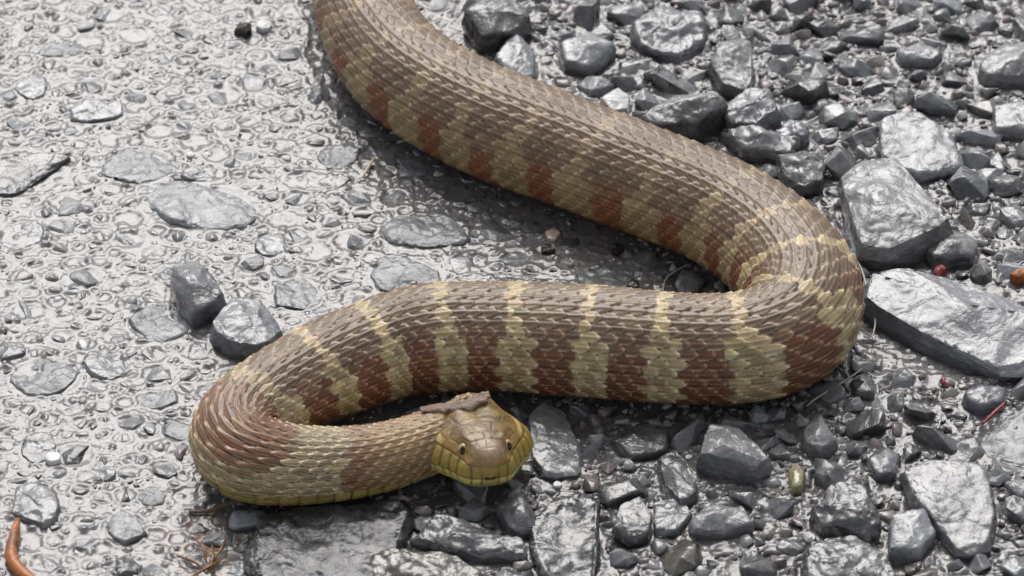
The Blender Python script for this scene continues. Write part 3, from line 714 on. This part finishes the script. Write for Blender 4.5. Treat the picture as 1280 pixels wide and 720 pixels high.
# ------------------------------------------------------------------ ground sheet
def spaced(a0, a1, b0, b1, n, m):
    """Even steps between b0 and b1, widening steps out to a0 and a1."""
    q = np.linspace(0, 1, m + 1)[1:] ** 1.9
    return np.r_[(b0 - q * (b0 - a0))[::-1], np.linspace(b0, b1, n), b1 + q * (a1 - b1)]
gx = spaced(gx0, gx1, -0.175, 0.175, 640, 70); gy = spaced(gy0, gy1, -0.135, 0.16, 520, 70)
NX, NY = len(gx), len(gy)
GX, GY = np.meshgrid(gx, gy, indexing='ij')
LO = loose_at(GX, GY)
inn = sstep(0.24, 0.16, np.maximum(np.abs(GX), np.abs(GY - 0.012) * 1.1))      # fine relief only where the mesh is fine enough to carry it
G = U * (2.2 * fbm(GX * 55, GY * 55, 2, 1)) * (0.4 + 0.6 * inn) - U * 4 * LO + U * LO * 6 * fbm(GX * 120, GY * 120, 4, 4) * inn
G += inn * U * (1 - 0.4 * LO) * 0.6 * fbm(GX * 300, GY * 300, 2, 5)
ixs = lambda v, e: int(np.clip(np.searchsorted(gx, v) + e, 0, NX)); iys = lambda v, e: int(np.clip(np.searchsorted(gy, v) + e, 0, NY))
tone = np.zeros_like(G)
# buried grains: small domes under the film, each with its own height
def splat(x, y, rx, ry, fn):
    m = 2.2
    i0, i1 = ixs(x - m * rx, -1), ixs(x + m * rx, 1)
    k0, k1 = iys(y - m * ry, -1), iys(y + m * ry, 1)
    if i1 <= i0 or k1 <= k0: return
    q = np.sqrt(((GX[i0:i1, k0:k1] - x) / rx) ** 2 + ((GY[i0:i1, k0:k1] - y) / ry) ** 2)
    fn((slice(i0, i1), slice(k0, k1)), q)
ng = 16000
gxs, gys = rng.uniform(-0.2, 0.2, ng), rng.uniform(-0.17, 0.2, ng); grs = rng.uniform(1.6, 6.5, ng) * U; ghs = rng.uniform(-0.1, 0.55, ng)
for x, y, r, hh in zip(gxs, gys, grs, ghs):
    ar = 0.65 + 0.5 * random.random()
    def f(sl, q, r=r, hh=hh):
        dome = np.sqrt(np.clip(1 - q ** 2, 0, 1)) * r * hh
        G[sl] = np.maximum(G[sl], G[sl] * 0.4 + dome * 0.9)
        tone[sl] = np.maximum(tone[sl], sstep(1.0, 0.75, q) * (0.5 + 0.5 * (hh > 0.2)))
    if hh > 0: splat(x, y, r, r * ar, f)
# meniscus of the wet film against every stone, a trough just outside it
for x, y, r, lo in SMALL:
    def f(sl, q, r=r):
        G[sl] += np.exp(-((q - 0.95) / 0.22) ** 2) * min(r * 0.2, 1.3 * U)
    if r > 3 * U: splat(x, y, r, r * 0.85, f)
for f_ in FOOT:
    def f(sl, q):
        G[sl] += np.exp(-((q - 0.98) / 0.10) ** 2) * 1.2 * U
    splat(f_[0], f_[1], f_[2], f_[3], f)
# under the snake the mud is pressed flat
D2 = np.full(G.shape, 1e9)
for (x, y), r in zip(PATH[::14, :2], PATH[::14, 3]):
    i0, i1 = ixs(x - 1.6 * r, -1), ixs(x + 1.6 * r, 1)
    k0, k1 = iys(y - 1.6 * r, -1), iys(y + 1.6 * r, 1)
    if i1 > i0 and k1 > k0: D2[i0:i1, k0:k1] = np.minimum(D2[i0:i1, k0:k1], np.hypot(GX[i0:i1, k0:k1] - x, GY[i0:i1, k0:k1] - y) / r)
press = sstep(0.75, 0.35, D2)
DU = np.full(G.shape, 1e9); up = PATH[(PS < half * 0.9)]
for x, y, r in zip(up[::14, 0], up[::14, 1], up[::14, 3]):
    i0, i1 = ixs(x - 1.9 * r, -1), ixs(x + 1.9 * r, 1)
    k0, k1 = iys(y - 1.9 * r, -1), iys(y + 1.9 * r, 1)
    if i1 > i0 and k1 > k0: DU[i0:i1, k0:k1] = np.minimum(DU[i0:i1, k0:k1], np.hypot(GX[i0:i1, k0:k1] - x, GY[i0:i1, k0:k1] - y) / r)
DU = DU + 0.22 * fbm(GX * 60, GY * 60, 2, 3)
G += np.exp(-((DU - 1.28) / 0.05) ** 2) * 1.6 * U          # edge of the puddle the body has squeezed out
G = G * (1 - 0.3 * sstep(1.26, 1.12, DU))
G = G * (1 - press) + press * 0.8 * U
rimd = np.minimum.reduce([GX - gx0, gx1 - GX, GY - gy0, gy1 - GY])
G = G * sstep(0, 0.2, rimd)
a = (np.arange(NX - 1)[:, None] * NY + np.arange(NY - 1)[None]).ravel()
F = np.stack([a, a + NY, a + NY + 1, a + 1], 1)
# the ground sheet runs on, flat, to the horizon: four skirts of quads joined to its border
Vg = np.stack([GX, GY, G], -1).reshape(-1, 3)
mud = srgb(104, 101, 100); mudR = srgb(88, 85, 85); grain = srgb(84, 84, 86)
bn = fbm(GX * 40, GY * 40, 3, 6)
gc = mixc(np.broadcast_to(mud, G.shape + (3,)), np.broadcast_to(mudR, G.shape + (3,)), np.clip(LO * 0.9 + bn * 0.5, 0, 1))
gc = mixc(gc, np.broadcast_to(grain, G.shape + (3,)) * (0.75 + 0.5 * pn(GX * 700, GY * 700, 3))[..., None], tone * 0.85)
bw_ = np.exp(-(((proj(Vg)[:, 0] - 262) / 60) ** 2 + ((proj(Vg)[:, 1] - 690) / 55) ** 2)).reshape(G.shape)
gc = mixc(gc, np.broadcast_to(srgb(128, 98, 68), gc.shape), bw_ * 0.75 * sstep(-0.3, 0.3, pn(GX * 300, GY * 300, 1)))
big = 60.0
corner = np.array([[-big, -big, 0.0], [big, -big, 0.0], [big, big, 0.0], [-big, big, 0.0]])
cid = len(Vg) + np.arange(4)
g00, g10, g11, g01 = 0, (NX - 1) * NY, NX * NY - 1, NY - 1
Vg = np.vstack([Vg, corner])
Cg = np.vstack([gc.reshape(-1, 3), np.tile(mudR, (4, 1))])
F = np.vstack([F, [[cid[0], cid[1], g10, g00], [cid[1], cid[2], g11, g10], [cid[2], cid[3], g01, g11], [cid[3], cid[0], g00, g01]]])
gm = mesh_from('ground', Vg, F); set_col(gm, np.clip(Cg, 0, 1))
ground = obj('ground', gm, M['slurry'], label='wet pale mud and gravel track', kind='structure')
def ground_z(x, y):
    return G[min(ixs(x, 0), NX - 1), min(iys(y, 0), NY - 1)]

for me, loc, mat in PAVE:
    me.materials.append(M[mat]); obj('stone', me, None, ground, loc=loc)
# bedded stones: the largest in view as objects, the rest as gravel
P2 = proj(np.column_stack([SMALL[:, :2], np.zeros(len(SMALL))]))
inview = (P2[:, 0] > -10) & (P2[:, 0] < 1290) & (P2[:, 1] > -10) & (P2[:, 1] < 730)
order = np.argsort(-SMALL[:, 2] * inview)
nobj = 296 - len(PAVE)
libm = {}
for k in order[:nobj]:
    x, y, r, lo = SMALL[k]
    q = random.random()
    mat = ('dark' if q < 0.10 else 'mid' if q < 0.66 else 'pale' if q < 0.97 else 'brown') if lo > 0.5 else ('mid' if q < 0.4 else 'bed' if q < 0.88 else 'dark')
    li_ = random.randrange(len(LIB))
    if (li_, mat) not in libm:
        m2 = LIB[li_].copy(); m2.name = 'stone'; m2.materials.clear(); m2.materials.append(M[mat]); libm[(li_, mat)] = m2
    o = obj('stone', libm[(li_, mat)], None, ground)
    fl = 0.55 + 0.42 * lo
    o.scale = (r * 1.12, r * 1.0, r * fl * 1.1)
    o.rotation_euler = (random.gauss(0, 0.12 + 0.25 * lo), random.gauss(0, 0.12 + 0.25 * lo), random.uniform(0, 6.28))
    o.location = (x, y, ground_z(x, y) + r * (-0.2 + 0.3 * lo * random.random()))
# the track goes on beyond the picture
outer = []
for _ in range(24000):
    x, y = np.clip(random.gauss(0, 0.26), -0.6, 0.6), np.clip(random.gauss(0.03, 0.24), -0.45, 0.75)
    if X0 < x < X1 and Y0 < y < Y1: continue
    if len(outer) > 6500: break
    r = random.uniform(5, 11) * U * random.choice((1, 1, 1.5, 2.3))
    if hit(x, y, r, 0.8) or snake_clear(x, y) < r * 0.6: continue
    outer.append((x, y, r)); grid.setdefault((int(x // CS), int(y // CS)), []).append((x, y, r))
outer = np.array(outer); ol = loose_at(outer[:, 0], outer[:, 1])
keep = np.random.default_rng(5).random(len(outer)) < 0.35 + 0.65 * ol
outer = np.column_stack([outer, ol])[keep]
parts_v, parts_f, parts_c, base_i = [], [], [], 0
lowd = []
for m_ in LOW + TINY:
    v = np.array([q.co[:] for q in m_.vertices]); m_.calc_loop_triangles(); f = np.array([t.vertices[:] for t in m_.loop_triangles]); lowd.append((v, f))
pal = [np.array(c) for c in ((0.12, 0.122, 0.126), (0.19, 0.152, 0.157), (0.24, 0.243, 0.248), (0.34, 0.342, 0.345), (0.2, 0.18, 0.16), (0.3, 0.26, 0.24))]
inside = lambda x, y: X0 < x < X1 and Y0 < y < Y1
for k, (x, y, r, lo) in enumerate(np.vstack([SMALL[order[nobj:]], outer])):
    v, f = lowd[random.randrange(len(LOW)) if r > (5.2 if inside(x, y) else 15) * U else random.randrange(len(LOW), len(lowd))]
    rz = Matrix.Rotation(random.uniform(0, 6.28), 3, 'Z') @ Matrix.Rotation(random.gauss(0, 0.25), 3, 'X')
    fl = 0.6 + 0.7 * lo
    vv = (v * (r * 1.1, r * 0.95, r * fl)) @ np.array(rz).T + (x, y, ground_z(x, y) + r * (-0.1 + 0.25 * lo * random.random()))
    parts_v.append(vv); parts_f.append(f + base_i); base_i += len(vv)
    c = pal[np.random.default_rng(k).choice(6, p=[.2, .3, .22, .14, .08, .06] if lo > 0.5 else [.24, .30, .22, .14, .05, .05])]
    parts_c.append(np.tile(c, (len(vv), 1)))
gv = mesh_from('gravel', np.vstack(parts_v), np.vstack(parts_f)); set_col(gv, np.vstack(parts_c))
obj('gravel', gv, M['slurry'], ground, kind='stuff')

# ------------------------------------------------------------------ small litter
def tube(name, pts, radii, mat, label, cat, n=10, squash=1.0):
    P = catmull(np.array([list(px(u, v, z * U)) + [r * U] for (u, v, z), r in zip(pts, radii)]), 8)
    c = P[:, :3]; r = P[:, 3]; T = np.gradient(c, axis=0); T /= np.linalg.norm(T, axis=1, keepdims=True)
    A = np.cross(T, [0, 0, 1.0]); A /= np.linalg.norm(A, axis=1, keepdims=True) + 1e-9; B = np.cross(A, T)
    t = np.linspace(0, 2 * math.pi, n, endpoint=False)
    wob = 1 + 0.12 * pn(np.arange(len(c))[:, None] * 0.35, t[None] * 0.6, 3)
    V = c[:, None] + A[:, None] * (np.cos(t)[None] * r[:, None] * wob)[..., None] + B[:, None] * (np.sin(t)[None] * r[:, None] * squash * wob)[..., None]
    m = len(c); V = np.vstack([V.reshape(-1, 3), c[:1], c[-1:]])
    bm = bmesh.new(); vs = [bm.verts.new(q) for q in V]
    for k in range(m - 1):
        for j in range(n): bm.faces.new([vs[k * n + j], vs[k * n + (j + 1) % n], vs[(k + 1) * n + (j + 1) % n], vs[(k + 1) * n + j]])
    for j in range(n):
        bm.faces.new([vs[(j + 1) % n], vs[j], vs[-2]]); bm.faces.new([vs[(m - 1) * n + j], vs[(m - 1) * n + (j + 1) % n], vs[-1]])
    bmesh.ops.recalc_face_normals(bm, faces=bm.faces[:])
    me = bpy.data.meshes.new(name); bm.to_mesh(me); bm.free(); me.polygons.foreach_set('use_smooth', [True] * len(me.polygons))
    return obj(name, me, M[mat], None, label, cat)
tube('plant_stem', [(22, 650, 8), (17, 672, 10), (14, 695, 9), (26, 715, 7), (52, 735, 5)], [3.5, 6.5, 7.5, 8.2, 7], 'orange', 'curved orange-brown stem lying on the mud', 'stem', 12)
for poly, h, mat, nm, lb in [([(1166, 338), (1171, 329), (1180, 328), (1184, 335), (1176, 339), (1172, 346)], 30, 'red', 'red_scrap', 'small red scrap behind the pale slab'),
                             ([(1263, 341), (1272, 336), (1292, 338), (1293, 346), (1272, 346)], 12, 'orange', 'orange_scrap', 'orange scrap behind the long pale slab')]:
    o = key_stone(poly, h, 'mid', lb, name=nm, amp=1.3, bev=1.2, deep=2, base=0.95); o['category'] = 'scrap'; o.data.materials.clear(); o.data.materials.append(M[mat])
tube('red_splinter', [(1228, 530, 8), (1243, 516, 13), (1256, 504, 14)], [1.5, 2.6, 1.6], 'red', 'thin red splinter beside the small white-topped stone', 'splinter')
tube('red_splinter', [(1181, 484, 6), (1180, 477, 9), (1178, 470, 10)], [1.5, 2.4, 1.4], 'red', 'short red splinter standing in the pale mud', 'splinter')
tube('straw', [(455, 219, 5), (461, 208, 8), (468, 197, 9)], [1.4, 2.2, 1.3], 'straw', 'short pale bit of straw near the upper snake body', 'straw')
tube('twig', [(236, 640, 4), (262, 638, 6), (290, 628, 9), (318, 622, 12)], [1.6, 2.6, 2.6, 2], 'twig', 'thin brown twig running under the snake front loop', 'twig')
tube('pale_root', [(1092, 446, 8), (1076, 462, 6), (1050, 480, 6), (1020, 498, 5), (1008, 508, 4)], [1, 1.2, 1.3, 1.3, 1], 'fibre', 'thin pale root fibre beside the outside of the snake bend', 'root')
tube('pale_root', [(1066, 316, 22), (1078, 340, 16), (1086, 372, 14), (1094, 400, 12), (1090, 425, 10)], [1, 1.3, 1.3, 1.2, 1], 'fibre', 'thin pale root fibre between the snake bend and the slab', 'root')
tube('pale_root', [(828, 370, 6), (832, 350, 5), (846, 338, 4), (862, 330, 4)], [1, 1.2, 1.2, 0.9], 'fibre', 'thin pale root fibre inside the snake bend', 'root')
for k, (u, v, a_) in enumerate([(250, 688, 1.2), (262, 700, 1.7), (240, 706, 0.7), (272, 690, 2.0), (256, 712, 2.5)]):
    c_, s2 = math.cos(a_) * 24, math.sin(a_) * 18
    tube('pine_needle', [(u - c_, v - s2, 7), (u + 4, v - 3, 12), (u + c_, v + s2, 7)], [1.2, 2.0, 1.0], 'needle', 'dead brown needle in the tangle by the black glossy rock', 'needle', 6).__setitem__('group', 'dead needles by the black rock')
for u, v, r, lb in [(741, 264, 9, 'black crumb of soil beside the upper snake body'), (684, 308, 10, 'black crumb of soil next to the tan crumb'), (306, 32, 11, 'dark crumb of soil beside the white quartz chip'),
                    (772, 310, 9, 'black crumb of soil between the snake arms by the bedded pale stone'), (792, 354, 7, 'black crumb of soil touching the middle snake body')]:
    an = np.linspace(0, 2 * math.pi, 8, endpoint=False); rs = np.random.default_rng(u)
    p = [(u + r * rs.uniform(0.7, 1.3) * math.cos(t), v + r * 0.6 * rs.uniform(0.7, 1.3) * math.sin(t)) for t in an]
    o = key_stone(p, r * 0.9, 'dark', lb, name='soil_crumb', amp=1.6, bev=1.5, deep=3); o['category'] = 'crumb'; o.data.materials.clear(); o.data.materials.append(M['crumb'])
# flake of bark on the nape
SV = np.vstack([VB[-260:].reshape(-1, 3), VH[:90].reshape(-1, 3)]); SPX = proj(SV); SDP = (SV - CAM) @ FWD
def surf_z(u, v):
    k = np.hypot(SPX[:, 0] - u, SPX[:, 1] - v) < 4
    return SV[k][np.argmin(SDP[k]), 2] / U if k.any() else 95
def flake():
    n, m = 26, 7; bm = bmesh.new(); rows = []; zs = []
    for k in range(n):
        t = k / (n - 1)
        u = 526 + 86 * t; v = 512 - 7 * t - 12 * max(0, t - 0.68) / 0.32
        zs.append(surf_z(u, v + 2)); z = (sum(zs[-5:]) / len(zs[-5:])) + 4 + 22 * max(0, t - 0.72)
        hw = (3.5 + 3.2 * math.sin(min(1, t * 1.5) * 1.6)) * (1 if t < 0.93 else 0.7) * (1 + 0.25 * noise.noise((t * 9, 1, 2)))
        row = []
        for j in range(m):
            q = j / (m - 1) * 2 - 1
            p = px(u + q * hw * 0.35, v + q * hw, (z - abs(q) ** 2 * 4 + 1.2 * noise.noise((t * 14, q * 3, 0))) * U)
            row.append(bm.verts.new(p))
        rows.append(row)
    for k in range(n - 1):
        for j in range(m - 1): bm.faces.new([rows[k][j], rows[k][j + 1], rows[k + 1][j + 1], rows[k + 1][j]])
    bmesh.ops.solidify(bm, geom=bm.faces[:], thickness=2.0 * U)
    bmesh.ops.recalc_face_normals(bm, faces=bm.faces[:])
    me = bpy.data.meshes.new('bark_flake'); bm.to_mesh(me); bm.free(); me.polygons.foreach_set('use_smooth', [False] * len(me.polygons))
    obj('bark_flake', me, M['bark'], None, 'grey-brown strip of bark lying across the nape behind the snake head', 'bark')
flake()
for m_ in LIB + LOW + TINY:
    if m_.users == 0: bpy.data.meshes.remove(m_)
